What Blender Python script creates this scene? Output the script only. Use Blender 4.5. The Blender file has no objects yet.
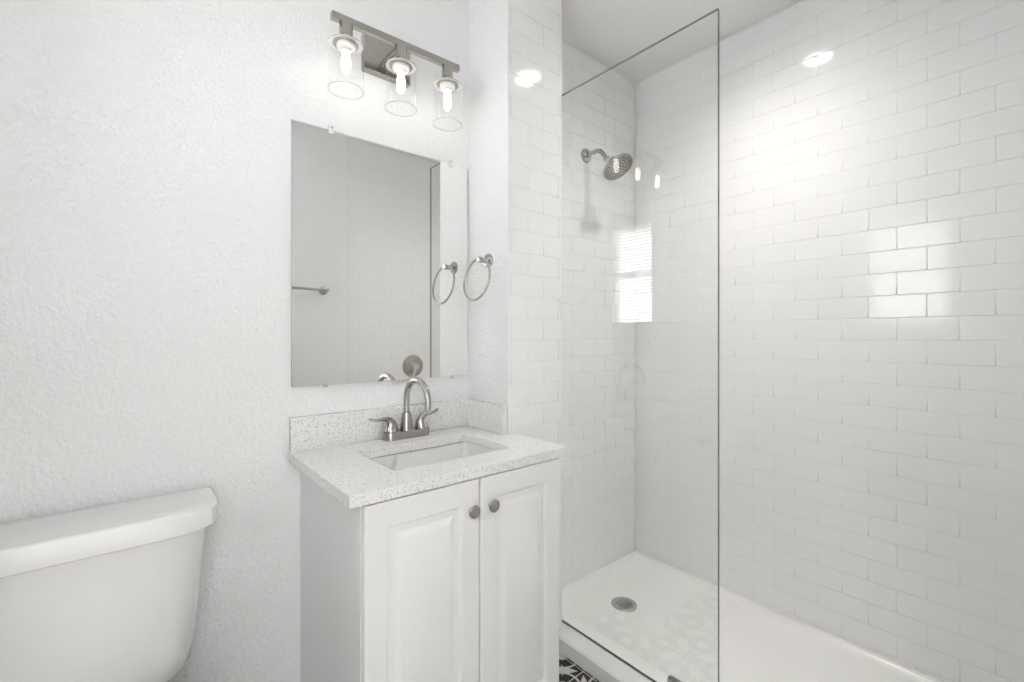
import bpy, bmesh, math, random
from mathutils import Vector, Matrix
random.seed(7)
sc = bpy.context.scene
C = sc.collection
PI = math.pi

# ------------------------------------------------------------ camera, world, exposure
CZ = 1.17
cam_d = bpy.data.cameras.new('camera')
cam = bpy.data.objects.new('camera', cam_d); C.objects.link(cam)
cam.location = (0, 0, CZ)
cam.rotation_euler = (PI/2, 0, -math.radians(40.0))
cam_d.sensor_width = 36; cam_d.lens = 455/1024*36
cam_d.shift_y = -6/1024
cam_d.clip_start = 0.02
sc.camera = cam
sc.view_settings.view_transform = 'Standard'
sc.view_settings.look = 'None'
sc.view_settings.gamma = 1
sc.view_settings.use_curve_mapping = False
sc.view_settings.exposure = 0.7
w = bpy.data.worlds.new('world'); sc.world = w; w.use_nodes = True
bg = w.node_tree.nodes['Background']
bg.inputs[0].default_value = (0.96, 0.98, 1.0, 1); bg.inputs[1].default_value = 10

LAMP_BULB = 4.8        # emission of the vanity bulbs
LAMP_RECESS = 300.0      # emission of the shower downlight
HALL_FILL = 11.5         # emission of the fill lights added in the unseen hallway

# ------------------------------------------------------------ room dimensions (metres)
X1 = 0.993      # return wall beside the vanity
XP = 1.26       # shower-side face of the pier
XW = 1.993      # long tiled wall
XL = -0.50      # left wall
YB = 1.436      # wall behind the vanity
YP = 1.205      # front face of the pier
YS = 1.385      # shower head wall
YF = -0.12      # wall with the doorway
ZC = 2.466

# ------------------------------------------------------------ materials
def mat(name, col, rough=.5, metal=0.0, coat=0.0, spec=.5):
    m = bpy.data.materials.new(name); m.use_nodes = True
    b = m.node_tree.nodes['Principled BSDF']
    b.inputs['Base Color'].default_value = (*col, 1)
    b.inputs['Roughness'].default_value = rough
    b.inputs['Metallic'].default_value = metal
    b.inputs['Specular IOR Level'].default_value = spec
    if coat:
        b.inputs['Coat Weight'].default_value = coat
        b.inputs['Coat Roughness'].default_value = .05
    return m
def N(m, t, **kw):
    n = m.node_tree.nodes.new(t)
    for k, v in kw.items(): setattr(n, k, v)
    return n
def L(m, a, b): m.node_tree.links.new(a, b)
def bsdf(m): return m.node_tree.nodes['Principled BSDF']
def noise_bump(m, scale, dist, strength=1.0, detail=3, rough=.5, ramp=None):
    tc = N(m, 'ShaderNodeTexCoord'); nz = N(m, 'ShaderNodeTexNoise')
    nz.inputs['Scale'].default_value = scale; nz.inputs['Detail'].default_value = detail
    nz.inputs['Roughness'].default_value = rough
    L(m, tc.outputs['Object'], nz.inputs['Vector'])
    out = nz.outputs['Fac']
    if ramp:
        r = N(m, 'ShaderNodeMapRange'); r.interpolation_type = 'SMOOTHSTEP'
        r.inputs[1].default_value = ramp[0]; r.inputs[2].default_value = ramp[1]
        L(m, out, r.inputs[0]); out = r.outputs[0]
    bp = N(m, 'ShaderNodeBump'); bp.inputs['Strength'].default_value = strength
    bp.inputs['Distance'].default_value = dist
    L(m, out, bp.inputs['Height']); L(m, bp.outputs['Normal'], bsdf(m).inputs['Normal'])
    return bp

M = {}
M['paint'] = mat('textured_wall_paint', (.90, .90, .90), .6, spec=.3)
noise_bump(M['paint'], 92, .0018, .7, 4, .55, (.40, .68))
M['ceil'] = mat('ceiling_paint', (.92, .915, .905), .7, spec=.2)
noise_bump(M['ceil'], 60, .0006, .5)
M['tile'] = mat('white_glazed_tile', (.91, .91, .907), .09, spec=.42)
M['grout'] = mat('pale_grout', (.86, .86, .855), .8, spec=.2)
noise_bump(M['grout'], 400, .0004, .5)
M['porc'] = mat('white_porcelain', (.86, .86, .85), .10, coat=.4)
M['acrylic'] = mat('white_acrylic', (.90, .897, .885), .22)
noise_bump(M['acrylic'], 30, .0002, .3)
M['cab'] = mat('white_cabinet_paint', (.87, .87, .865), .33)
noise_bump(M['cab'], 300, .00006, .4)
M['trim'] = mat('white_trim_paint', (.85, .85, .845), .35)
M['nickel'] = mat('brushed_nickel', (.45, .43, .40), .22, 1)
M['steel'] = mat('dull_steel', (.52, .52, .51), .35, 1)
M['dark'] = mat('dark_gap', (.02, .02, .02), .6)
M['rubber'] = mat('grey_rubber', (.16, .16, .165), .6)
M['mirror'] = mat('mirror_silver', (.93, .93, .915), .003, 1)
M['medge'] = mat('mirror_edge', (.55, .60, .57), .25)
M['seal'] = mat('grey_seal', (.30, .31, .31), .5)
M['plastic'] = mat('clear_clip_plastic', (.82, .83, .83), .2)
M['socket'] = mat('white_ceramic_socket', (.85, .84, .8), .4)
M['blind'] = mat('white_blind_slats', (.85, .86, .87), .45)
b_ = bsdf(M['blind']); b_.inputs['Transmission Weight'].default_value = 0.0
M['wood'] = mat('hall_floor_wood', (.35, .27, .2), .4)

# brushed look on the metal
nm = M['nickel']; noise_bump(nm, 220, .00004, .4)

def thin_glass(name, tint, ior=1.5, rough=0.0, gl=1.0):
    m = bpy.data.materials.new(name); m.use_nodes = True
    nt = m.node_tree; nt.nodes.remove(nt.nodes['Principled BSDF'])
    o = nt.nodes['Material Output']
    tr = N(m, 'ShaderNodeBsdfTransparent'); tr.inputs[0].default_value = (*tint, 1)
    g = N(m, 'ShaderNodeBsdfGlossy'); g.inputs['Roughness'].default_value = rough
    g.inputs[0].default_value = (gl, gl, gl, 1)
    fr = N(m, 'ShaderNodeFresnel'); fr.inputs[0].default_value = ior
    geo = N(m, 'ShaderNodeNewGeometry')
    # back faces get no second reflection layer: the pane is solid and its far face mirrors as weakly
    mx = N(m, 'ShaderNodeMixShader')
    mul = N(m, 'ShaderNodeMath', operation='MULTIPLY')
    inv = N(m, 'ShaderNodeMath', operation='SUBTRACT'); inv.inputs[0].default_value = 1
    L(m, geo.outputs['Backfacing'], inv.inputs[1])
    L(m, fr.outputs[0], mul.inputs[0]); L(m, inv.outputs[0], mul.inputs[1])
    L(m, mul.outputs[0], mx.inputs[0]); L(m, tr.outputs[0], mx.inputs[1]); L(m, g.outputs[0], mx.inputs[2])
    L(m, mx.outputs[0], o.inputs[0])
    return m
M['glass'] = thin_glass('clear_shower_glass', (.978, .985, .981), 1.75)
M['shade_glass'] = thin_glass('clear_lamp_glass', (.985, .985, .985), 1.35)
M['win_glass'] = thin_glass('window_glass', (.97, .98, .98), 1.5)
M['gedge'] = mat('polished_glass_edge', (.22, .24, .23), .25)
M['rim_glass'] = mat('lamp_glass_rim', (.85, .86, .86), .15)
M['rim_glass'].node_tree.nodes['Principled BSDF'].inputs['Transmission Weight'].default_value = .5

def emis(name, col, s):
    m = bpy.data.materials.new(name); m.use_nodes = True
    b = bsdf(m); b.inputs['Base Color'].default_value = (*col, 1)
    b.inputs['Emission Color'].default_value = (*col, 1); b.inputs['Emission Strength'].default_value = s
    return m
M['bulb'] = emis('lit_bulb', (1, .95, .88), LAMP_BULB)
M['downlight'] = emis('lit_downlight_lens', (1, .95, .89), LAMP_RECESS)
def beam(m, strength, power):
    # the lens throws more light straight down than sideways, like a real downlight optic
    g = N(m, 'ShaderNodeNewGeometry'); d = N(m, 'ShaderNodeVectorMath', operation='DOT_PRODUCT')
    L(m, g.outputs['Incoming'], d.inputs[0]); L(m, g.outputs['True Normal'], d.inputs[1])
    a = N(m, 'ShaderNodeMath', operation='ABSOLUTE'); L(m, d.outputs['Value'], a.inputs[0])
    p = N(m, 'ShaderNodeMath', operation='POWER'); L(m, a.outputs[0], p.inputs[0]); p.inputs[1].default_value = power
    q_ = N(m, 'ShaderNodeMath', operation='MULTIPLY'); L(m, p.outputs[0], q_.inputs[0]); q_.inputs[1].default_value = strength
    L(m, q_.outputs[0], bsdf(m).inputs['Emission Strength'])
beam(M['downlight'], LAMP_RECESS, 3.2)
M['hall_fill'] = emis('hall_fill_glow', (1, .97, .94), HALL_FILL)

# speckled quartz
q = mat('white_speckled_quartz', (.83, .83, .82), .14)
tc = N(q, 'ShaderNodeTexCoord')
def specks(scale, thr, keep):
    v = N(q, 'ShaderNodeTexVoronoi'); v.inputs['Scale'].default_value = scale
    L(q, tc.outputs['Object'], v.inputs['Vector'])
    lt = N(q, 'ShaderNodeMapRange'); lt.inputs[1].default_value = thr*1.3; lt.inputs[2].default_value = thr*.7
    L(q, v.outputs['Distance'], lt.inputs[0])
    sp = N(q, 'ShaderNodeSeparateColor'); L(q, v.outputs['Color'], sp.inputs[0])
    kk = N(q, 'ShaderNodeMath', operation='LESS_THAN'); kk.inputs[1].default_value = keep
    L(q, sp.outputs[0], kk.inputs[0])
    mu = N(q, 'ShaderNodeMath', operation='MULTIPLY'); L(q, lt.outputs[0], mu.inputs[0]); L(q, kk.outputs[0], mu.inputs[1])
    return mu.outputs[0], sp.outputs[1]
s1, c1 = specks(260, .30, .40)
s2, c2 = specks(620, .32, .45)
s3, c3 = specks(140, .22, .30)
def mixc(a, fac, col):
    x = N(q, 'ShaderNodeMix', data_type='RGBA'); L(q, fac, x.inputs[0])
    if isinstance(a, tuple): x.inputs[6].default_value = (*a, 1)
    else: L(q, a, x.inputs[6])
    x.inputs[7].default_value = (*col, 1); return x.outputs[2]
c = mixc((.88, .88, .87), s2, (.62, .61, .59))
c = mixc(c, s1, (.30, .29, .28))
c = mixc(c, s3, (.62, .62, .62))
L(q, c, bsdf(q).inputs['Base Color'])
M['quartz'] = q

# black and white patterned cement floor tile
ft = mat('patterned_floor_tile', (.02, .02, .02), .35)
def F_():
    m = ft
    tc = N(m, 'ShaderNodeTexCoord'); sx = N(m, 'ShaderNodeSeparateXYZ'); L(m, tc.outputs['Object'], sx.inputs[0])
    def mt(op, a, b=None, c=None):
        n = N(m, 'ShaderNodeMath', operation=op)
        for i, v in enumerate((a, b, c)):
            if v is None: continue
            if isinstance(v, (int, float)): n.inputs[i].default_value = v
            else: L(m, v, n.inputs[i])
        return n.outputs[0]
    T = .2
    def loc(o, off):
        a = mt('ADD', o, off); a = mt('DIVIDE', a, T); a = mt('FRACT', a)
        return mt('SUBTRACT', mt('MULTIPLY', a, 2), 1)
    u = loc(sx.outputs[0], -1.206+4); v = loc(sx.outputs[1], -1.053+4)
    au = mt('ABSOLUTE', u); av = mt('ABSOLUTE', v)
    A2 = mt('MAXIMUM', au, av); B2 = mt('MINIMUM', au, av)
    p = mt('ABSOLUTE', mt('MULTIPLY', mt('ADD', u, v), .5)); q_ = mt('ABSOLUTE', mt('MULTIPLY', mt('SUBTRACT', u, v), .5))
    A = mt('MAXIMUM', p, q_); B = mt('MINIMUM', p, q_)
    # petals on the diagonals with side barbs
    t = mt('DIVIDE', mt('SUBTRACT', A, .12), .76)
    wd = mt('MULTIPLY', mt('SINE', mt('MULTIPLY', mt('MINIMUM', mt('MAXIMUM', t, 0), 1), PI)), .105)
    petal = mt('LESS_THAN', B, wd)
    barb = mt('LESS_THAN', mt('ADD', mt('MULTIPLY', mt('ABSOLUTE', mt('SUBTRACT', A, mt('ADD', .56, mt('MULTIPLY', B, -.5)))), 4.0), B), .20)
    # arcs round the edge midpoints
    ea = mt('SUBTRACT', 1, A2)
    rc = mt('SQRT', mt('ADD', mt('MULTIPLY', ea, ea), mt('MULTIPLY', B2, B2)))
    ring = mt('LESS_THAN', mt('ABSOLUTE', mt('SUBTRACT', rc, .58)), .04)
    bud = mt('LESS_THAN', rc, .20)
    gr = mt('GREATER_THAN', A2, .98)
    s = petal
    for x in (barb, ring, bud, gr): s = mt('MAXIMUM', s, x)
    mx = N(m, 'ShaderNodeMix', data_type='RGBA'); L(m, s, mx.inputs[0])
    mx.inputs[6].default_value = (.012, .012, .010, 1); mx.inputs[7].default_value = (.62, .62, .60, 1)
    L(m, mx.outputs[2], bsdf(m).inputs['Base Color'])
F_()
M['floor'] = ft

# ------------------------------------------------------------ mesh helpers
def obj(name, bm, mats, parent=None, smooth=False, bevel=0, segs=2, subsurf=0, angle=40, norm=True):
    me = bpy.data.meshes.new(name)
    if norm: bmesh.ops.recalc_face_normals(bm, faces=bm.faces)
    bm.to_mesh(me); bm.free()
    for m in (mats if isinstance(mats, (list, tuple)) else [mats]): me.materials.append(m)
    o = bpy.data.objects.new(name, me); C.objects.link(o)
    if parent: o.parent = parent
    if smooth:
        me.shade_smooth()
        if angle < 180: me.set_sharp_from_angle(angle=math.radians(angle))
    if bevel:
        b = o.modifiers.new('bevel', 'BEVEL'); b.width = bevel; b.segments = segs; b.limit_method = 'ANGLE'
        b.angle_limit = math.radians(30); b.harden_normals = False
        me.shade_smooth()
        wn = o.modifiers.new('wn', 'WEIGHTED_NORMAL'); wn.keep_sharp = True
    if subsurf:
        s = o.modifiers.new('sub', 'SUBSURF'); s.levels = subsurf; s.render_levels = subsurf
    return o
def tag(o, label, cat, group=None):
    o['label'] = label; o['category'] = cat
    if group: o['group'] = group
    return o
def struct(o): o['kind'] = 'structure'; return o
def empty(name, loc, label=None, cat=None, rz=0, group=None):
    o = bpy.data.objects.new(name, None); C.objects.link(o); o.location = loc; o.rotation_euler = (0, 0, rz)
    o.empty_display_size = .05
    if label: tag(o, label, cat, group)
    return o
def box(bm, a, b, mi=0):
    x0, y0, z0 = a; x1, y1, z1 = b
    vs = [bm.verts.new(p) for p in ((x0,y0,z0),(x1,y0,z0),(x1,y1,z0),(x0,y1,z0),(x0,y0,z1),(x1,y0,z1),(x1,y1,z1),(x0,y1,z1))]
    for f in ((0,3,2,1),(4,5,6,7),(0,1,5,4),(1,2,6,5),(2,3,7,6),(3,0,4,7)):
        bm.faces.new([vs[i] for i in f]).material_index = mi
    return vs
def bx(a, b): bm = bmesh.new(); box(bm, a, b); return bm
def prism(bm, pts, z0, z1, mi=0):
    lo = [bm.verts.new((x, y, z0)) for x, y in pts]; hi = [bm.verts.new((x, y, z1)) for x, y in pts]
    n = len(pts)
    bm.faces.new(lo[::-1]).material_index = mi; bm.faces.new(hi).material_index = mi
    for i in range(n): bm.faces.new((lo[i], lo[(i+1) % n], hi[(i+1) % n], hi[i])).material_index = mi
def loft(bm, rings, cap0=True, cap1=True, closed=True, mi=0):
    R = [[bm.verts.new(p) for p in r] for r in rings]
    n = len(R[0])
    for a, b in zip(R, R[1:]):
        for i in range(n if closed else n-1):
            bm.faces.new((a[i], a[(i+1) % n], b[(i+1) % n], b[i])).material_index = mi
    if cap0: bm.faces.new(R[0][::-1]).material_index = mi
    if cap1: bm.faces.new(R[-1]).material_index = mi
    return R
def lathe(bm, prof, o=(0,0,0), axis=(0,0,1), n=32, mi=0, cap0=True, cap1=True):
    """prof = [(radius, height)], along axis from o"""
    ax = Vector(axis).normalized(); u = ax.orthogonal().normalized(); v = ax.cross(u); o = Vector(o)
    rings = [[o + ax*h + (u*math.cos(2*PI*i/n) + v*math.sin(2*PI*i/n))*max(r, 1e-5) for i in range(n)] for r, h in prof]
    return loft(bm, rings, cap0, cap1, mi=mi)
def sweep(bm, pts, rad, n=14, mi=0, up=None):
    """tube through pts; rad = number, list of numbers or list of (side, up) half sizes"""
    pts = [Vector(p) for p in pts]; k = len(pts)
    if isinstance(rad, (int, float)): rad = [rad]*k
    rings = []; ref = Vector(up) if up else None
    for i, p in enumerate(pts):
        t = (pts[min(i+1, k-1)] - pts[max(i-1, 0)]).normalized()
        if ref is None: ref = t.orthogonal()
        s = ref - t*ref.dot(t)
        if s.length < 1e-6: s = t.orthogonal()
        s.normalize(); ref = s.copy(); b = t.cross(s)
        r = rad[i]; ra, rb = r if isinstance(r, tuple) else (r, r)
        rings.append([p + b*math.cos(2*PI*j/n)*ra + s*math.sin(2*PI*j/n)*rb for j in range(n)])
    return loft(bm, rings)
def spline(pts, m=6):
    """Catmull-Rom through pts of any dimension"""
    out = []; P_ = [Vector(p) for p in pts]; k = len(P_)
    for i in range(k-1):
        p0 = P_[max(i-1, 0)]; p1 = P_[i]; p2 = P_[i+1]; p3 = P_[min(i+2, k-1)]
        for j in range(m):
            t = j/m
            out.append(.5*((2*p1) + (p2-p0)*t + (2*p0-5*p1+4*p2-p3)*t*t + (3*p1-p0-3*p2+p3)*t**3))
    out.append(P_[-1]); return out
def rrect(x0, y0, x1, y1, r, n=5):
    pts = []
    for cx, cy, a in ((x1-r, y0+r, -PI/2), (x1-r, y1-r, 0), (x0+r, y1-r, PI/2), (x0+r, y0+r, PI)):
        for i in range(n+1):
            t = a + PI/2*i/n; pts.append((cx+r*math.cos(t), cy+r*math.sin(t)))
    return pts
def torus(bm, c, u, v, R, r, n=48, k=12):
    c = Vector(c); u = Vector(u).normalized(); v = Vector(v).normalized(); w_ = u.cross(v)
    V = []
    for i in range(n):
        a = 2*PI*i/n; d = u*math.cos(a)+v*math.sin(a)
        V.append([bm.verts.new(c + d*(R + r*math.cos(2*PI*j/k)) + w_*r*math.sin(2*PI*j/k)) for j in range(k)])
    for i in range(n):
        for j in range(k):
            bm.faces.new((V[i][j], V[(i+1) % n][j], V[(i+1) % n][(j+1) % k], V[i][(j+1) % k]))

# ------------------------------------------------------------ tiling on a wall plane
TP = .077; TW = .154; Z0 = .9975; GAP = .0016; TH = .0019
def tiles(bm, origin, du, normal, a0, a1, z0, z1, phase, mi=1):
    """running-bond tiles: a runs along du from a0 to a1; phase = joint position in row 0"""
    O = Vector(origin); U = Vector(du); Nn = Vector(normal)
    k0 = math.floor((z0-Z0)/TP); k1 = math.ceil((z1-Z0)/TP)
    for k in range(k0, k1):
        zb = max(Z0+k*TP+GAP/2, z0); zt = min(Z0+(k+1)*TP-GAP/2, z1)
        if zt-zb < .004: continue
        ph = phase + (TW/2 if k % 2 else 0)
        j0 = math.floor((a0-ph)/TW); j1 = math.ceil((a1-ph)/TW)
        for j in range(j0, j1):
            l = max(ph+j*TW+GAP/2, a0); r = min(ph+(j+1)*TW-GAP/2, a1)
            if r-l < .004: continue
            tx = random.gauss(0, .0012); tz = random.gauss(0, .0016)
            cx = (l+r)/2; cz = (zb+zt)/2
            def P(a, z, h):
                return O + U*a + Vector((0, 0, 1))*z + Nn*(h + (a-cx)*tx + (z-cz)*tz)
            rings = []
            for ins, h in ((0, -.0024), (0.0, -.0010), (.0008, -.0005), (.0022, 0)):
                rings.append([bm.verts.new(P(a, z, h)) for a, z in ((l+ins, zb+ins), (r-ins, zb+ins), (r-ins, zt-ins), (l+ins, zt-ins))])
            for A, B in zip(rings, rings[1:]):
                for i in range(4):
                    f = bm.faces.new((A[i], A[(i+1) % 4], B[(i+1) % 4], B[i])); f.material_index = mi; f.smooth = True
            f = bm.faces.new(rings[-1]); f.material_index = mi; f.smooth = True
def tiled_wall(name, slabs, fields):
    bm = bmesh.new()
    for a, b in slabs: box(bm, a, b, 0)
    bmesh.ops.recalc_face_normals(bm, faces=bm.faces)
    slab_faces = set(bm.faces)
    for f in fields: tiles(bm, *f)
    for f in bm.faces:
        if f not in slab_faces:
            f.normal_update()
    o = obj(name, bm, [M['grout'], M['tile'], M['paint']], norm=True)
    o.data.shade_smooth()
    wn = o.modifiers.new('wn', 'WEIGHTED_NORMAL'); wn.weight = 100; wn.keep_sharp = False
    es = o.data
    es.set_sharp_from_angle(angle=math.radians(70))
    return struct(o)

TK = .12
# floor and ceiling
struct(obj('floor', bx((XL-TK, YF-TK, -.1), (XW+TK, YB+TK, 0)), M['floor']))
struct(obj('ceiling', bx((XL-TK, YF-TK, ZC), (XW+TK, YB+TK, ZC+.1)), M['ceil']))
# back wall behind toilet and vanity
struct(obj('wall_back', bx((XL-TK, YB, 0), (XP-.02, YB+TK, ZC)), M['paint']))
# painted return beside the mirror, with the pier tile on its front face
tiled_pier = tiled_wall('wall_pier',
    [((X1+.0005, YP+TH, 0), (XP-TH, YB, ZC))],
    [((0, YP, 0), (1, 0, 0), (0, -1, 0), X1+.001, XP, 0, ZC, 1.163-.0),
     ((XP, 0, 0), (0, 1, 0), (1, 0, 0), YP, YS, 0, ZC, YS)])
bm = bmesh.new(); box(bm, (X1-.0015, YP-.001, 0), (X1+.0005, YB, ZC))
struct(obj('wall_return', bm, M['paint']))
# shower head wall, long wall
tiled_wall('wall_shower', [((XP-.02, YS+TH, 0), (XW+TK, YB+TK, ZC))],
    [((0, YS, 0), (1, 0, 0), (0, -1, 0), XP, XW, 0, ZC, 1.747)])
tiled_wall('wall_right', [((XW+TH, YF-TK, 0), (XW+TK, YS+TH, ZC))],
    [((XW, 0, 0), (0, 1, 0), (-1, 0, 0), YF, YS, 0, ZC, .498)])
# front wall: doorway left of the camera side, painted, then tiled inside the shower
DX0, DX1, DZ = -.44, .36, 2.06
XT = 1.08
bm = bmesh.new()
box(bm, (XL-TK, YF-TK, 0), (DX0, YF, ZC)); box(bm, (DX0, YF-TK, DZ), (DX1, YF, ZC)); box(bm, (DX1, YF-TK, 0), (XT, YF, ZC))
struct(obj('wall_front', bm, M['paint']))
tiled_wall('wall_front_shower', [((XT, YF-TK, 0), (XW+TH, YF-TH, ZC))],
    [((0, YF, 0), (1, 0, 0), (0, 1, 0), XT, XW, 0, ZC, 1.55)])
# left wall with the window hole
WY0, WY1, WZ0, WZ1 = .47, .96, 1.24, 2.05
bm = bmesh.new()
box(bm, (XL-TK, YF, 0), (XL, WY0, ZC)); box(bm, (XL-TK, WY1, 0), (XL, YB, ZC))
box(bm, (XL-TK, WY0, 0), (XL, WY1, WZ0)); box(bm, (XL-TK, WY0, WZ1), (XL, WY1, ZC))
struct(obj('wall_left', bm, M['paint']))

# window
wf = bmesh.new()
for a, b in (((WY0, WZ0), (WY1, WZ0+.035)), ((WY0, WZ1-.035), (WY1, WZ1)), ((WY0, WZ0), (WY0+.035, WZ1)), ((WY1-.035, WZ0), (WY1, WZ1)), ((WY0, 1.64), (WY1, 1.675))):
    box(wf, (XL-.10, a[0], a[1]), (XL-.06, b[0], b[1]))
win = struct(obj('window_1', wf, M['trim']))
obj('window_pane', bx((XL-.084, WY0+.03, WZ0+.03), (XL-.080, WY1-.03, WZ1-.03)), M['win_glass'], win)
obj('window_sill', bx((XL-.06, WY0-.02, WZ0-.022), (XL+.02, WY1+.02, WZ0)), M['trim'], win, bevel=.003)
bl = empty('window_blind', (XL-.03, (WY0+WY1)/2, WZ0), 'white horizontal slatted blind hanging in the small window', 'blind')
bm = bmesh.new(); nsl = 30
for i in range(nsl):
    z = .03 + i*(WZ1-WZ0-.07)/(nsl-1)
    h = (WY1-WY0)/2-.008; tt = math.radians(28)
    dx = .0125*math.cos(tt); dz = .0125*math.sin(tt)
    r = [(-dx, -dz), (0, .0015), (dx, dz), (dx, dz+.0008), (0, .0023), (-dx, -dz+.0008)]
    loft(bm, [[(x, -h, z+zz) for x, zz in r], [(x, h, z+zz) for x, zz in r]])
obj('slats', bm, M['blind'], bl)
obj('headrail', bx((-.014, -(WY1-WY0)/2+.006, WZ1-WZ0-.03), (.014, (WY1-WY0)/2-.006, WZ1-WZ0-.002)), M['blind'], bl, bevel=.002)
obj('bottom_rail', bx((-.012, -(WY1-WY0)/2+.008, .004), (.012, (WY1-WY0)/2-.008, .018)), M['blind'], bl, bevel=.002)

# doorway casing, hallway beyond (behind the camera)
bm = bmesh.new()
box(bm, (DX0-.0, YF-TK-.01, 0), (DX0+.02, YF+.012, DZ)); box(bm, (DX1-.02, YF-TK-.01, 0), (DX1, YF+.012, DZ)); box(bm, (DX0, YF-TK-.01, DZ-.02), (DX1, YF+.012, DZ))
box(bm, (DX0-.055, YF, 0), (DX0, YF+.014, DZ+.055)); box(bm, (DX1, YF, 0), (DX1+.055, YF+.014, DZ+.055)); box(bm, (DX0-.055, YF, DZ), (DX1+.055, YF+.014, DZ+.055))
struct(obj('door_1', bm, M['trim']))
HY = -1.75; HX0, HX1 = -1.5, 1.5
bm = bmesh.new()
box(bm, (HX0, HY-.1, 0), (HX1, HY, ZC)); box(bm, (HX0-.1, HY-.1, 0), (HX0, YF-TK, ZC)); box(bm, (HX1, HY-.1, 0), (HX1+.1, YF-TK, ZC))
struct(obj('wall_hall', bm, M['paint']))
struct(obj('floor_hall', bx((HX0-.1, HY-.1, -.1), (HX1+.1, YF-TK, 0)), M['wood']))
struct(obj('ceiling_hall', bx((HX0-.1, HY-.1, ZC), (HX1+.1, YF-TK, ZC+.1)), M['ceil']))
for hx, hy, lab in ((-.75, -.90, 'added fill light, large round frosted disc in the unseen hallway straight outside the door'), (-1.12, -.52, 'added fill light, large round frosted disc in the unseen hallway left of the doorway')):  # lamps added out of view to send fill light in through the doorway
    hl = empty('hall_fill_light', (hx, hy, ZC), lab, 'ceiling light', group='added hallway fill lights')
    bm = bmesh.new(); lathe(bm, [(.22, 0), (.22, -.02), (.205, -.03), (.2, -.03)], n=40); obj('light_rim', bm, M['nickel'], hl, smooth=True)
    bm = bmesh.new(); lathe(bm, [(.2, -.025), (.195, -.05), (.16, -.075), (.1, -.09), (.0, -.095)], n=40, cap0=True); obj('diffuser', bm, M['hall_fill'], hl, smooth=True)

# baseboards
for nme, a, b in (('baseboard_back', (XL, YB-.012, 0), (.38, YB, .09)), ('baseboard_left', (XL, YF, 0), (XL+.012, YB-.012, .09)), ('baseboard_front', (DX1+.056, YF, 0), (XT, YF+.012, .09))):
    struct(obj(nme, bx(a, b), M['trim'], bevel=.003))

# ------------------------------------------------------------ shower base
pan = empty('shower_pan', (1.6, .63, 0), 'low white shower base with raised curb and round drain between tiled walls', 'shower base')
def pl(p, o): return (p[0]-o[0], p[1]-o[1], p[2]-o[2])
po = (1.6, .63, 0)
XC0 = 1.210; e = .0005
base = [(XC0, YF+e), (XW-e, YF+e), (XW-e, YS-e), (XP+e, YS-e), (XP+e, YP-e), (XC0, YP-e)]
zt = [.060]*6
out0 = [(x, y, .0) for x, y in base]; out0[0] = (XC0+.004, YF+e, 0); out0[5] = (XC0+.004, YP-e, 0)
out1 = [(x, y, z-.006) for (x, y), z in zip(base, zt)]
out2 = [(x, y, z) for (x, y), z in zip([(XC0+.006, YF+e), (XW-e, YF+e), (XW-e, YS-e), (XP+e, YS-e), (XP+e, YP-e), (XC0+.006, YP-e)], zt)]
in1xy = [(1.330, YF+.022), (XW-.022, YF+.022), (XW-.022, YS-.022), (1.330, YS-.022), (1.330, YP-.02), (1.330, YP-.05)]
in1 = [(x, y, z-.0005) for (x, y), z in zip(in1xy, zt)]
sides = [(1,1),(-1,1),(-1,-1),(1,-1),(1,0),(1,0)]
kx = lambda dx, a, b: dx*(a if dx > 0 else b)      # the curb side slopes more gently than the wall sides
in1b = [(x+kx(dx, .02, .008), y+dy*.008, z-.006) for (x, y), z, (dx, dy) in zip(in1xy, zt, sides)]
in2 = [(x+kx(dx, .07, .035), y+dy*.035, .044) for (x, y), (dx, dy) in zip(in1xy, sides)]
in3 = [(x+kx(dx, .12, .06), y+dy*.06, .0405) for (x, y), (dx, dy) in zip(in1xy, sides)]
DR = (1.592, 1.164)
bm = bmesh.new()
R = loft(bm, [[pl(p, po) for p in r] for r in (out0, out1, out2, in1, in1b, in2, in3)], True, False)
c0 = bm.verts.new(pl((DR[0], DR[1], .0345), po))
for i in range(6): bm.faces.new((R[-1][i], R[-1][(i+1) % 6], c0))
obj('basin', bm, M['acrylic'], pan, smooth=True, angle=28)
bm = bmesh.new()
lathe(bm, [(.053, -.004), (.053, .0025), (.050, .0045), (.036, .0045), (.034, .003), (.0, .003)], pl((DR[0], DR[1], .036), po), n=40)
dr = obj('drain', bm, M['steel'], pan, smooth=True)
bm = bmesh.new()
for i in range(-3, 4):
    for j in range(-3, 4):
        if i*i+j*j > 8.5: continue
        x, y = DR[0]-po[0]+i*.0112, DR[1]-po[1]+j*.0112
        box(bm, (x-.0028, y-.0028, .0385), (x+.0028, y+.0028, .0394))
obj('drain_holes', bm, M['dark'], dr)

# ------------------------------------------------------------ glass screen
gs = empty('shower_screen', (1.285, YP+.075, .0615), 'frameless clear fixed glass panel standing on the shower curb', 'shower screen')
GH = 2.100-.0615; GL = .665
bm = bmesh.new(); box(bm, (-.005, -GL, 0), (.005, 0, GH))
for f in bm.faces:
    f.normal_update(); f.material_index = 0 if abs(f.normal.x) > .5 else 1
obj('glass_pane', bm, [M['glass'], M['gedge']], gs)
bm = bmesh.new()
for sgn in (-1, 1):
    x0 = .0052*sgn; x1 = .013*sgn
    box(bm, (min(x0, x1), -.550, .003), (max(x0, x1), -.510, .045))
box(bm, (-.013, -.550, -.0005), (.013, -.510, .003))
cl = obj('glass_clamp', bm, M['nickel'], gs, bevel=.0015)
bm = bmesh.new(); box(bm, (-.0052, -.552, .0), (.0052, -.508, .047)); obj('clamp_gasket', bm, M['rubber'], cl)
bm = bmesh.new(); box(bm, (-.004, -GL, -.0006), (.004, -.0, 0)); obj('bottom_seal', bm, M['seal'], gs)

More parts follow.
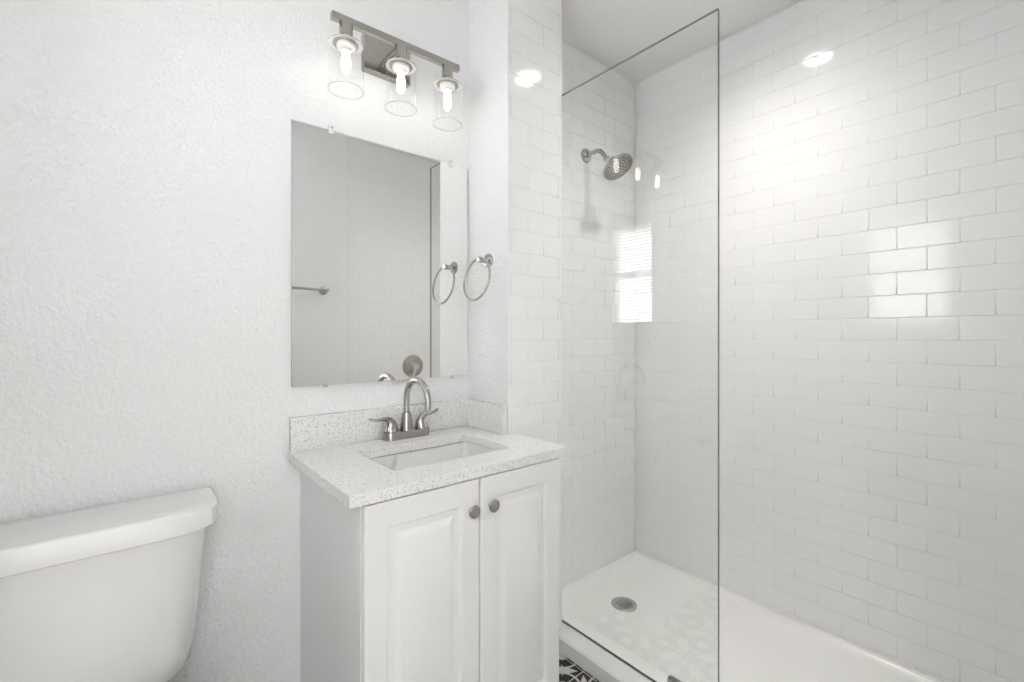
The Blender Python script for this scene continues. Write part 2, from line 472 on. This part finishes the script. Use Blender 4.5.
# ------------------------------------------------------------ shower head
FX = 1.603
sh = empty('showerhead', (FX, YS, 1.993), 'brushed nickel shower head on a bent arm from the tiled wall', 'shower head')
bm = bmesh.new(); lathe(bm, [(.032, 0), (.032, -.004), (.029, -.009), (.016, -.012), (.0115, -.016)], axis=(0, 1, 0)); obj('wall_flange', bm, M['nickel'], sh, smooth=True)
bm = bmesh.new()
pts = spline([(0, -.002, 0), (0, -.045, .002), (0, -.072, .001), (0, -.092, -.010), (0, -.110, -.032), (0, -.121, -.046)], 5)
sweep(bm, pts, .0098, up=(1, 0, 0)); obj('shower_arm', bm, M['nickel'], sh, smooth=True)
hn = Vector((0, -.562, -.827)).normalized()
fc = Vector((0, -.184, -.106))
j0 = Vector((0, -.119, -.044))
bm = bmesh.new(); lathe(bm, [(.0125, 0), (.0145, .002), (.0145, .012), (.012, .014)], j0, (0, -.55, -.835)); obj('arm_nut', bm, M['nickel'], sh, smooth=True, angle=30)
H = .046
back = fc - hn*H
bm = bmesh.new()
lathe(bm, [(.013, -.012), (.015, -.004), (.019, .004), (.030, .016), (.048, .026), (.060, .033), (.0685, .040), (.0695, .044), (.0675, .0465), (.063, .0465), (.062, .045), (.0, .046)], back, hn, n=48)
hd = obj('head_shell', bm, M['nickel'], sh, smooth=True, angle=50)
bm = bmesh.new()
u = Vector((1, 0, 0)); v = hn.cross(u)
for r_, n_ in ((.012, 6), (.024, 12), (.036, 18), (.048, 24), (.057, 28)):
    for i in range(n_):
        a = 2*PI*i/n_; p = fc + (u*math.cos(a)+v*math.sin(a))*r_
        lathe(bm, [(.0030, -.002), (.0027, .002), (.0014, .003)], p, hn, n=6)
nz_ = obj('nozzles', bm, M['rubber'], hd)

# ------------------------------------------------------------ shower valve and towel bar on the wall with the doorway (seen in the mirror)
vv = empty('shower_valve', (1.56, YF, .946), 'round nickel shower valve plate with lever on tiled wall, seen in the mirror', 'shower valve')
bm = bmesh.new(); lathe(bm, [(.08, 0), (.08, .003), (.074, .007), (.03, .010), (.026, .012)], axis=(0, 1, 0), n=48); obj('valve_plate', bm, M['nickel'], vv, smooth=True)
bm = bmesh.new(); lathe(bm, [(.026, .008), (.024, .05), (.021, .055)], axis=(0, 1, 0)); hh = obj('valve_handle', bm, M['steel'], vv, smooth=True)
bm = bmesh.new(); sweep(bm, [(0, .045, 0), (-.01, .05, -.03), (-.02, .055, -.07)], [.009, .008, .006], up=(0, 1, 0)); obj('lever', bm, M['steel'], hh, smooth=True)
tb = empty('towel_bar', (.70, YF, 1.45), 'straight nickel towel bar on plain wall, seen in the left of the mirror', 'towel bar')
for s in (-1, 1):
    bm = bmesh.new(); lathe(bm, [(.026, 0), (.026, .005), (.022, .009), (.0095, .011), (.0095, .055), (.0125, .056), (.0125, .074), (.010, .076)], (s*.235, 0, 0), (0, 1, 0)); obj('bar_bracket', bm, M['nickel'], tb, smooth=True)
bm = bmesh.new(); sweep(bm, [(-.235, .065, 0), (.235, .065, 0)], .008, up=(0, 0, 1)); obj('bar', bm, M['nickel'], tb, smooth=True)

# ------------------------------------------------------------ towel ring on the return wall
XR = X1-.0015
tr = empty('towel_ring', (XR, 1.312, 1.438), 'brushed nickel towel ring on the narrow white return wall', 'towel ring')
bm = bmesh.new(); lathe(bm, [(.025, 0), (.025, .004), (.022, .008), (.011, .010), (.0095, .012), (.0085, .034), (.0105, .035), (.0105, .047), (.009, .049)], axis=(-1, 0, 0)); obj('wall_mount', bm, M['nickel'], tr, smooth=True)
bm = bmesh.new(); tl = math.radians(9)
dn = Vector((-math.sin(tl), 0, -math.cos(tl)))
RR = .0755
torus(bm, Vector((-.041, .002, .004)) + dn*RR, (0, 1, 0), dn, RR, .0040, 64, 10); obj('ring', bm, M['nickel'], tr, smooth=True, angle=180)

# ------------------------------------------------------------ mirror
MX0, MX1, MZ0, MZ1 = .360, .974, 1.018, 1.798
mi = empty('mirror', ((MX0+MX1)/2, YB, (MZ0+MZ1)/2), 'frameless rectangular wall mirror clipped above the vanity', 'mirror')
hw = (MX1-MX0)/2; hh_ = (MZ1-MZ0)/2
bm = bmesh.new(); box(bm, (-hw, -.010, -hh_), (hw, -.004, hh_))
for f in bm.faces:
    f.normal_update(); f.material_index = 0 if f.normal.y < -.5 else 1
obj('mirror_glass', bm, [M['mirror'], M['medge']], mi, norm=True)
for cx in (.473, .901):
    for top in (1, 0):
        bm = bmesh.new()
        x = (cx if top else {.473: .458, .901: .908}[cx]) - (MX0+MX1)/2; z = hh_ if top else -hh_; s = 1 if top else -1
        h = .014 if top else .007; d_ = .010 if top else .003; wd = .008 if top else .005
        box(bm, (x-wd, -.013, min(z-s*d_, z+s*h)), (x+wd, -.0102, max(z-s*d_, z+s*h)))
        box(bm, (x-wd, -.0102, min(z+s*.0005, z+s*h)), (x+wd, -.0003, max(z+s*.0005, z+s*h)))
        k = obj('mirror_clip', bm, M['plastic'], mi)
        bm = bmesh.new(); lathe(bm, [(.0032, 0), (.0032, .0015), (.001, .0022)], (x, -.013, z+s*(h*.55)), (0, -1, 0), n=12); obj('clip_screw', bm, M['steel'], k)

# ------------------------------------------------------------ vanity light
VL = (.650, 1.316, 2.079)
vl = empty('vanity_light', (VL[0], YB, VL[2]), 'brushed nickel three-bulb vanity light with clear glass cylinder shades above mirror', 'wall light')
yo = VL[1]-YB
bm = bmesh.new(); box(bm, (-.081, -.028, -.060), (.081, -.0005, .060))
obj('back_plate', bm, M['nickel'], vl, bevel=.003)
bm = bmesh.new(); sweep(bm, [(0, -.02, .0), (0, yo, 0)], .008, up=(1, 0, 0)); obj('arm', bm, M['nickel'], vl, smooth=True)
bm = bmesh.new(); box(bm, (-.214, yo-.009, -.009), (.214, yo+.009, .011))
br = obj('bar', bm, M['nickel'], vl, bevel=.001); 
tilt = math.radians(.9)
br.rotation_euler = (0, -tilt, 0)
LX = (-.172, 0, .170)
for x in LX:
    zb = math.tan(tilt)*x*.6
    bm = bmesh.new()
    lathe(bm, [(.0185, .0), (.0185, -.036), (.0205, -.038), (.024, -.050), (.035, -.055), (.036, -.060), (.0, -.0605)], (x, yo, zb-.009), n=36)
    so = obj('socket', bm, M['nickel'], vl, smooth=True, angle=35)
    bm = bmesh.new(); lathe(bm, [(.026, -.0606), (.026, -.068), (.021, -.071), (.015, -.071), (.014, -.080), (.0, -.080)], (x, yo, zb-.009), n=30)
    obj('lamp_holder', bm, M['socket'], so, smooth=True)
    bm = bmesh.new(); lathe(bm, [(.0100, -.081), (.0105, -.090), (.0125, -.100), (.0130, -.120), (.0115, -.134), (.007, -.141), (.0, -.143)], (x, yo, zb-.009), n=24)
    obj('bulb', bm, M['bulb'], so, smooth=True, angle=180)
    # glass cylinder: closed shoulder at the top, open bottom
    r = .0485; zt_, zb_ = -.067+0, -.201
    bm = bmesh.new()
    prof = [(.030, zt_+.002), (.040, zt_), (.046, zt_-.004), (r, zt_-.012), (r, zb_)]
    R = lathe(bm, prof, (x, yo, zb), n=56, cap0=False, cap1=False)
    lathe(bm, [(r-.0010, zb_+.0010), (r-.0010, zb_-.0002), (r+.0006, zb_-.0002), (r+.0006, zb_+.0010)], (x, yo, zb), n=56, cap0=False, cap1=False, mi=1)
    lathe(bm, [(.046, zt_), (.046, zt_-.003), (.0365, zt_-.001), (.0365, zt_+.003)], (x, yo, zb), n=56, cap0=False, cap1=False, mi=1)
    obj('glass_shade', bm, [M['shade_glass'], M['rim_glass']], so, smooth=True, angle=60)

# ------------------------------------------------------------ shower downlight
rl = empty('recessed_light', (1.53, .708, ZC), 'round recessed ceiling downlight over the shower, seen as a glare on the tiles', 'ceiling light')
bm = bmesh.new(); lathe(bm, [(.074, 0), (.073, -.005), (.057, -.007), (.055, -.004)], n=40); obj('trim_ring', bm, M['trim'], rl, smooth=True)
bm = bmesh.new(); lathe(bm, [(.055, -.0005), (.055, -.0055), (.0, -.006)], n=40); obj('lens', bm, M['downlight'], rl, smooth=True)

# ------------------------------------------------------------ vanity cabinet
CX0, CX1, CY0, CY1 = .3855, .986, .975, YB-.001
CT = .802
vo = ((CX0+CX1)/2, (CY0+CY1)/2, 0)
vc = empty('vanity_cabinet', vo, 'white two-door bathroom vanity cabinet with raised panel doors', 'cabinet')
bm = bmesh.new()
T_ = .016
box(bm, (CX0-vo[0], CY0-vo[1], 0), (CX0+T_-vo[0], CY1-vo[1], CT))
box(bm, (CX1-T_-vo[0], CY0-vo[1], 0), (CX1-vo[0], CY1-vo[1], CT))
box(bm, (CX0+T_-vo[0], CY0-vo[1], .09), (CX1-T_-vo[0], CY1-vo[1], .106))
box(bm, (CX0+T_-vo[0], CY1-.012-vo[1], .106), (CX1-T_-vo[0], CY1-vo[1], CT))
box(bm, (CX0+T_-vo[0], CY0-vo[1], CT-.05), (CX1-T_-vo[0], CY0+.016-vo[1], CT))
obj('body', bm, M['cab'], vc, bevel=.0008)
obj('toe_kick', bx((CX0+T_-vo[0], CY0+.06-vo[1], 0), (CX1-T_-vo[0], CY0+.075-vo[1], .09)), M['cab'], vc)
def door(x0, x1, kx):
    z0, z1 = .096, .7985; yb = CY0-.0015-vo[1]; yf = .957-vo[1]
    bm = bmesh.new()
    mL, mT = .054, .060
    seq = [(0, 0, yb), (0, 0, yf+.003), (.001, .001, yf+.001), (.003, .003, yf), (mL-.002, mT-.002, yf), (mL, mT, yf+.001), (mL+.003, mT+.003, yf+.0085), (mL+.006, mT+.006, yf+.0095), (mL+.020, mT+.020, yf+.0085), (mL+.033, mT+.033, yf+.0020), (mL+.036, mT+.036, yf+.0012)]
    rings = []
    for ix, iz, y in seq:
        a, b, c_, d = x0+ix-vo[0], x1-ix-vo[0], z0+iz, z1-iz
        rings.append([(a, y, c_), (b, y, c_), (b, y, d), (a, y, d)])
    loft(bm, rings)
    o = obj('door', bm, M['cab'], vc, smooth=True, angle=16)
    bm = bmesh.new(); lathe(bm, [(.0085, 0), (.0075, .002), (.006, .006), (.009, .009), (.0155, .011), (.0170, .0145), (.0150, .018), (.008, .0195), (.0, .0198)], (kx-vo[0], yf, .722), (0, -1, 0), n=28)
    obj('knob', bm, M['nickel'], o, smooth=True)
door(.387, .6925, .668)
door(.6965, .9895, .731)

# ------------------------------------------------------------ countertop with the sink opening
ZT = .830; HO = (.505, 1.057, .889, 1.308)
co = (.69, 1.2, ZT)
ct = empty('countertop', co, 'white speckled quartz vanity top with rectangular sink cutout', 'countertop')
bm = bmesh.new()
outer = [(.353, .953), (1.022, .953), (1.022, YP-.002), (X1-.003, YP-.002), (X1-.003, YB-.001), (.353, YB-.001)]
inner = rrect(*HO, .016, 4)
def holed(bm, outer, inner, z0, z1, o):
    vo_ = {}
    for z in (z0, z1):
        A = [bm.verts.new((x-o[0], y-o[1], z-o[2])) for x, y in outer]; B = [bm.verts.new((x-o[0], y-o[1], z-o[2])) for x, y in inner]
        ed = [bm.edges.new((A[i], A[(i+1) % len(A)])) for i in range(len(A))] + [bm.edges.new((B[i], B[(i+1) % len(B)])) for i in range(len(B))]
        bmesh.ops.triangle_fill(bm, use_beauty=True, use_dissolve=False, edges=ed)
        vo_[z] = (A, B)
    for k in (0, 1):
        a = vo_[z0][k]; b = vo_[z1][k]
        for i in range(len(a)): bm.faces.new((a[i], a[(i+1) % len(a)], b[(i+1) % len(a)], b[i]))
holed(bm, outer, inner, .8025, ZT, co)
obj('slab', bm, M['quartz'], ct, bevel=.0012)
obj('backsplash', bx((.355-co[0], YB-.0205-co[1], .0003), (X1-.0035-co[0], YB-.0008-co[1], .0995)), M['quartz'], ct, bevel=.001)
obj('side_splash', bx((X1-.0225-co[0], YP+.001-co[1], .0003), (X1-.003-co[0], YB-.021-co[1], .0995)), M['quartz'], ct, bevel=.001)

# sink basin
sk = empty('sink', (co[0], co[1], .8), 'white rectangular undermount sink basin under the quartz top', 'sink')
so_ = (co[0], co[1], .8)
bm = bmesh.new()
x0, y0, x1, y1 = HO
rings = []
for ex, z, r in ((.028, -.0, .03), (.028, -.013, .03), (.012, -.135, .05), (-.03, -.152, .05)):
    rings.append([(x-so_[0], y-so_[1], z) for x, y in rrect(x0-ex, y0-ex, x1+ex, y1+ex, r+.006, 6)])
rin = []
for ex, z, r in ((.004, -.0, .02), (.003, -.004, .02), (-.004, -.10, .04), (-.018, -.125, .045), (-.055, -.134, .05), (-.10, -.138, .02)):
    rin.append([(x-so_[0], y-so_[1], z) for x, y in rrect(x0-ex, y0-ex, x1+ex, y1+ex, r+.001, 6)])
loft(bm, rings[::-1] + rin)
obj('bowl', bm, M['porc'], sk, smooth=True, angle=60)
bm = bmesh.new(); lathe(bm, [(.024, -.1385), (.024, -.135), (.018, -.134), (.0, -.136)], ((x0+x1)/2-so_[0], (y0+y1)/2-so_[1], 0)); obj('sink_drain', bm, M['nickel'], sk, smooth=True)

# ------------------------------------------------------------ faucet
fo = (.7045, 1.386, ZT)
fa = empty('faucet', fo, 'brushed nickel two-handle arched faucet on the vanity top', 'faucet')
bm = bmesh.new()
def stad(hx, hy, r, n=8): return rrect(-hx, -hy, hx, hy, r, n)
rr_ = [(0, 0), (0, .022), (-.001, .0245), (-.004, .026)]
loft(bm, [[(x, y, z+.0002) for x, y in stad(.082+i, .0255+i, .0245+i)] for i, z in rr_])
obj('deck_plate', bm, M['nickel'], fa, smooth=True, angle=40)
bm = bmesh.new()
lathe(bm, [(.0215, .0255), (.0205, .030), (.0165, .070), (.0145, .083), (.0125, .0845)], n=32); obj('spout_base', bm, M['nickel'], fa, smooth=True, angle=40)
bm = bmesh.new()
pts = [(0, 0, .08), (0, 0, .105), (0, -.0005, .125)]
cy, cz_, Rr = -.072, .131, .0715
for i in range(1, 15):
    a = PI*i/14*1.06
    pts.append((0, cy+Rr*math.cos(a), cz_+Rr*.90*math.sin(a)))
last = Vector(pts[-1]); prev = Vector(pts[-2]); d = (last-prev).normalized()
pts += [tuple(last+d*.007), tuple(last+d*.014)]
sweep(bm, pts, .0100, n=20, up=(1, 0, 0)); sp = obj('spout', bm, M['nickel'], fa, smooth=True, angle=50)
bm = bmesh.new(); e_ = last+d*.010; lathe(bm, [(.0108, 0), (.0108, .008), (.009, .0095), (.007, .0085)], e_, d, n=24); obj('aerator', bm, M['steel'], sp, smooth=True)
def handle(cx, ang, ln, hi):
    D = Vector((math.cos(ang), math.sin(ang), 0)); B = Vector((cx, 0, 0)); up = Vector((0, 0, 1))
    prof = [(0, .0255, .0225, .0225), (-.001, .036, .0205, .0210), (-.001, .048, .0165, .0180), (.003, .058, .0130, .0145), (.011, .0655, .0115, .010), (.024, .0685, .0100, .0062), (.042, .068+hi*.25, .0095, .0045), (.060, .069+hi*.6, .0088, .0038), (ln, .0715+hi, .0070, .0032), (ln+.004, .0725+hi*1.15, .003, .0015)]
    pr = spline([(a, b, c_) for a, b, c_, d_ in prof], 4); pd = spline([(d_, 0, 0) for a, b, c_, d_ in prof], 4)
    pts = [B + D*p[0] + up*p[1] for p in pr]
    bm = bmesh.new(); side = up.cross(D)
    # section axes: s starts as the lever direction for the upright body and turns upward along the lever
    sweep(bm, pts, [(p[2], q_[0]) for p, q_ in zip(pr, pd)], n=18, up=tuple(-D))
    return obj('handle', bm, M['nickel'], fa, smooth=True, angle=180)
handle(-.056, PI, .070, .002)
handle(.056, math.radians(8), .066, .008)

# ------------------------------------------------------------ toilet
to = (-.060, YB, 0)
tt_ = empty('toilet', to, 'white two-piece toilet with a tapered tank standing against the wall', 'toilet')
def tank_ring(hx, yb, yf, ch, chy, z, sg=0):
    """footprint: straight back, straight front, big angled front corners (rounded)"""
    P_ = [(-hx+.004, yb), (hx-.004, yb), (hx, yb-.02), (hx+.0, yf+chy+.03), (hx-.004, yf+chy), (hx-.020, yf+chy-.030), (hx-ch+.028, yf+.013), (hx-ch, yf+.002), (hx-ch-.03, yf), (-(hx-ch-.03), yf), (-(hx-ch), yf+.002), (-(hx-ch+.028), yf+.013), (-(hx-.020), yf+chy-.030), (-(hx-.004), yf+chy), (-hx, yf+chy+.03), (-hx, yb-.02)]
    return [(x, y, z) for x, y in P_]
bm = bmesh.new()
seq = [(.135, -.035, -.135, .37, .060), (.160, -.028, -.165, .385, .062), (.172, -.024, -.178, .405, .066), (.1805, -.022, -.184, .45, .068), (.194, -.018, -.192, .60, .072), (.2065, -.012, -.199, .722, .075), (.2065, -.012, -.199, .736, .075)]
rings = [tank_ring(hx, yb, yf, ch, .062, z) for hx, yb, yf, z, ch in seq]
loft(bm, rings); tk = obj('tank', bm, M['porc'], tt_, smooth=True, angle=50)
bm = bmesh.new()
base_ = tank_ring(.2255, -.008, -.212, .076, .064, 0)
cxy = (0, -.11)
def ins(k, z):
    # inset by k metres towards the middle
    return [(x - math.copysign(min(k, abs(x)), x) if abs(x) > .02 else x, y + (k if y < -.11 else -k)*min(1, abs(y+.11)/.05), z) for x, y, _ in base_]
def crown(k, z, f): return [(x, y, z_ + f*.009*(1-(x/.2255)**2)) for x, y, z_ in ins(k, z)]
loft(bm, [ins(.004, .729), ins(.0, .7315), ins(0, .740), crown(.0005, .7665, 1), crown(.002, .770, 1), crown(.006, .7725, 1), crown(.03, .774, 1)]); obj('tank_lid', bm, M['porc'], tt_, smooth=True, angle=24)
bm = bmesh.new(); lathe(bm, [(.012, 0), (.012, .008), (.008, .014)], (-.2045, -.095, .685), (-1, 0, 0)); sweep(bm, [(-.222, -.095, .685), (-.225, -.13, .683), (-.222, -.17, .676)], [(.006, .008), (.006, .009), (.005, .007)], up=(0, 0, 1)); obj('flush_lever', bm, M['nickel'], tk, smooth=True)
def egg(hx, y0, y1, z, n=32):
    P_ = []
    for i in range(n):
        a = 2*PI*i/n; c_, s_ = math.cos(a), math.sin(a)
        ym = y0*.42+y1*.58
        P_.append((hx*c_*(1 if s_ > 0 else 1), ym + (s_*(y0-ym) if s_ > 0 else -s_*(y1-ym)), z))
    return P_
bm = bmesh.new()
loft(bm, [egg(.105, -.09, -.52, 0), egg(.108, -.09, -.52, .02), egg(.098, -.10, -.49, .06), (egg(.10, -.09, -.50, .15)), egg(.13, -.08, -.56, .24), egg(.168, -.07, -.64, .32), egg(.182, -.05, -.675, .365), egg(.184, -.045, -.68, .385), egg(.175, -.05, -.67, .392)])
bw = obj('bowl', bm, M['porc'], tt_, smooth=True, angle=60)
bm = bmesh.new(); box(bm, (-.11, -.22, .30), (.11, -.03, .3695)); obj('tank_shelf', bm, M['porc'], bw, bevel=.02, segs=4)
bm = bmesh.new(); loft(bm, [egg(.180, -.22, -.675, .394), egg(.187, -.215, -.683, .398), egg(.187, -.215, -.683, .408), egg(.182, -.22, -.678, .412)]); obj('seat', bm, M['porc'], tt_, smooth=True, angle=60)
bm = bmesh.new(); loft(bm, [egg(.182, -.216, -.678, .4145), egg(.186, -.212, -.682, .419), egg(.184, -.214, -.680, .428), egg(.165, -.235, -.655, .435), egg(.08, -.3, -.5, .437)]); obj('seat_lid', bm, M['porc'], tt_, smooth=True, angle=60)
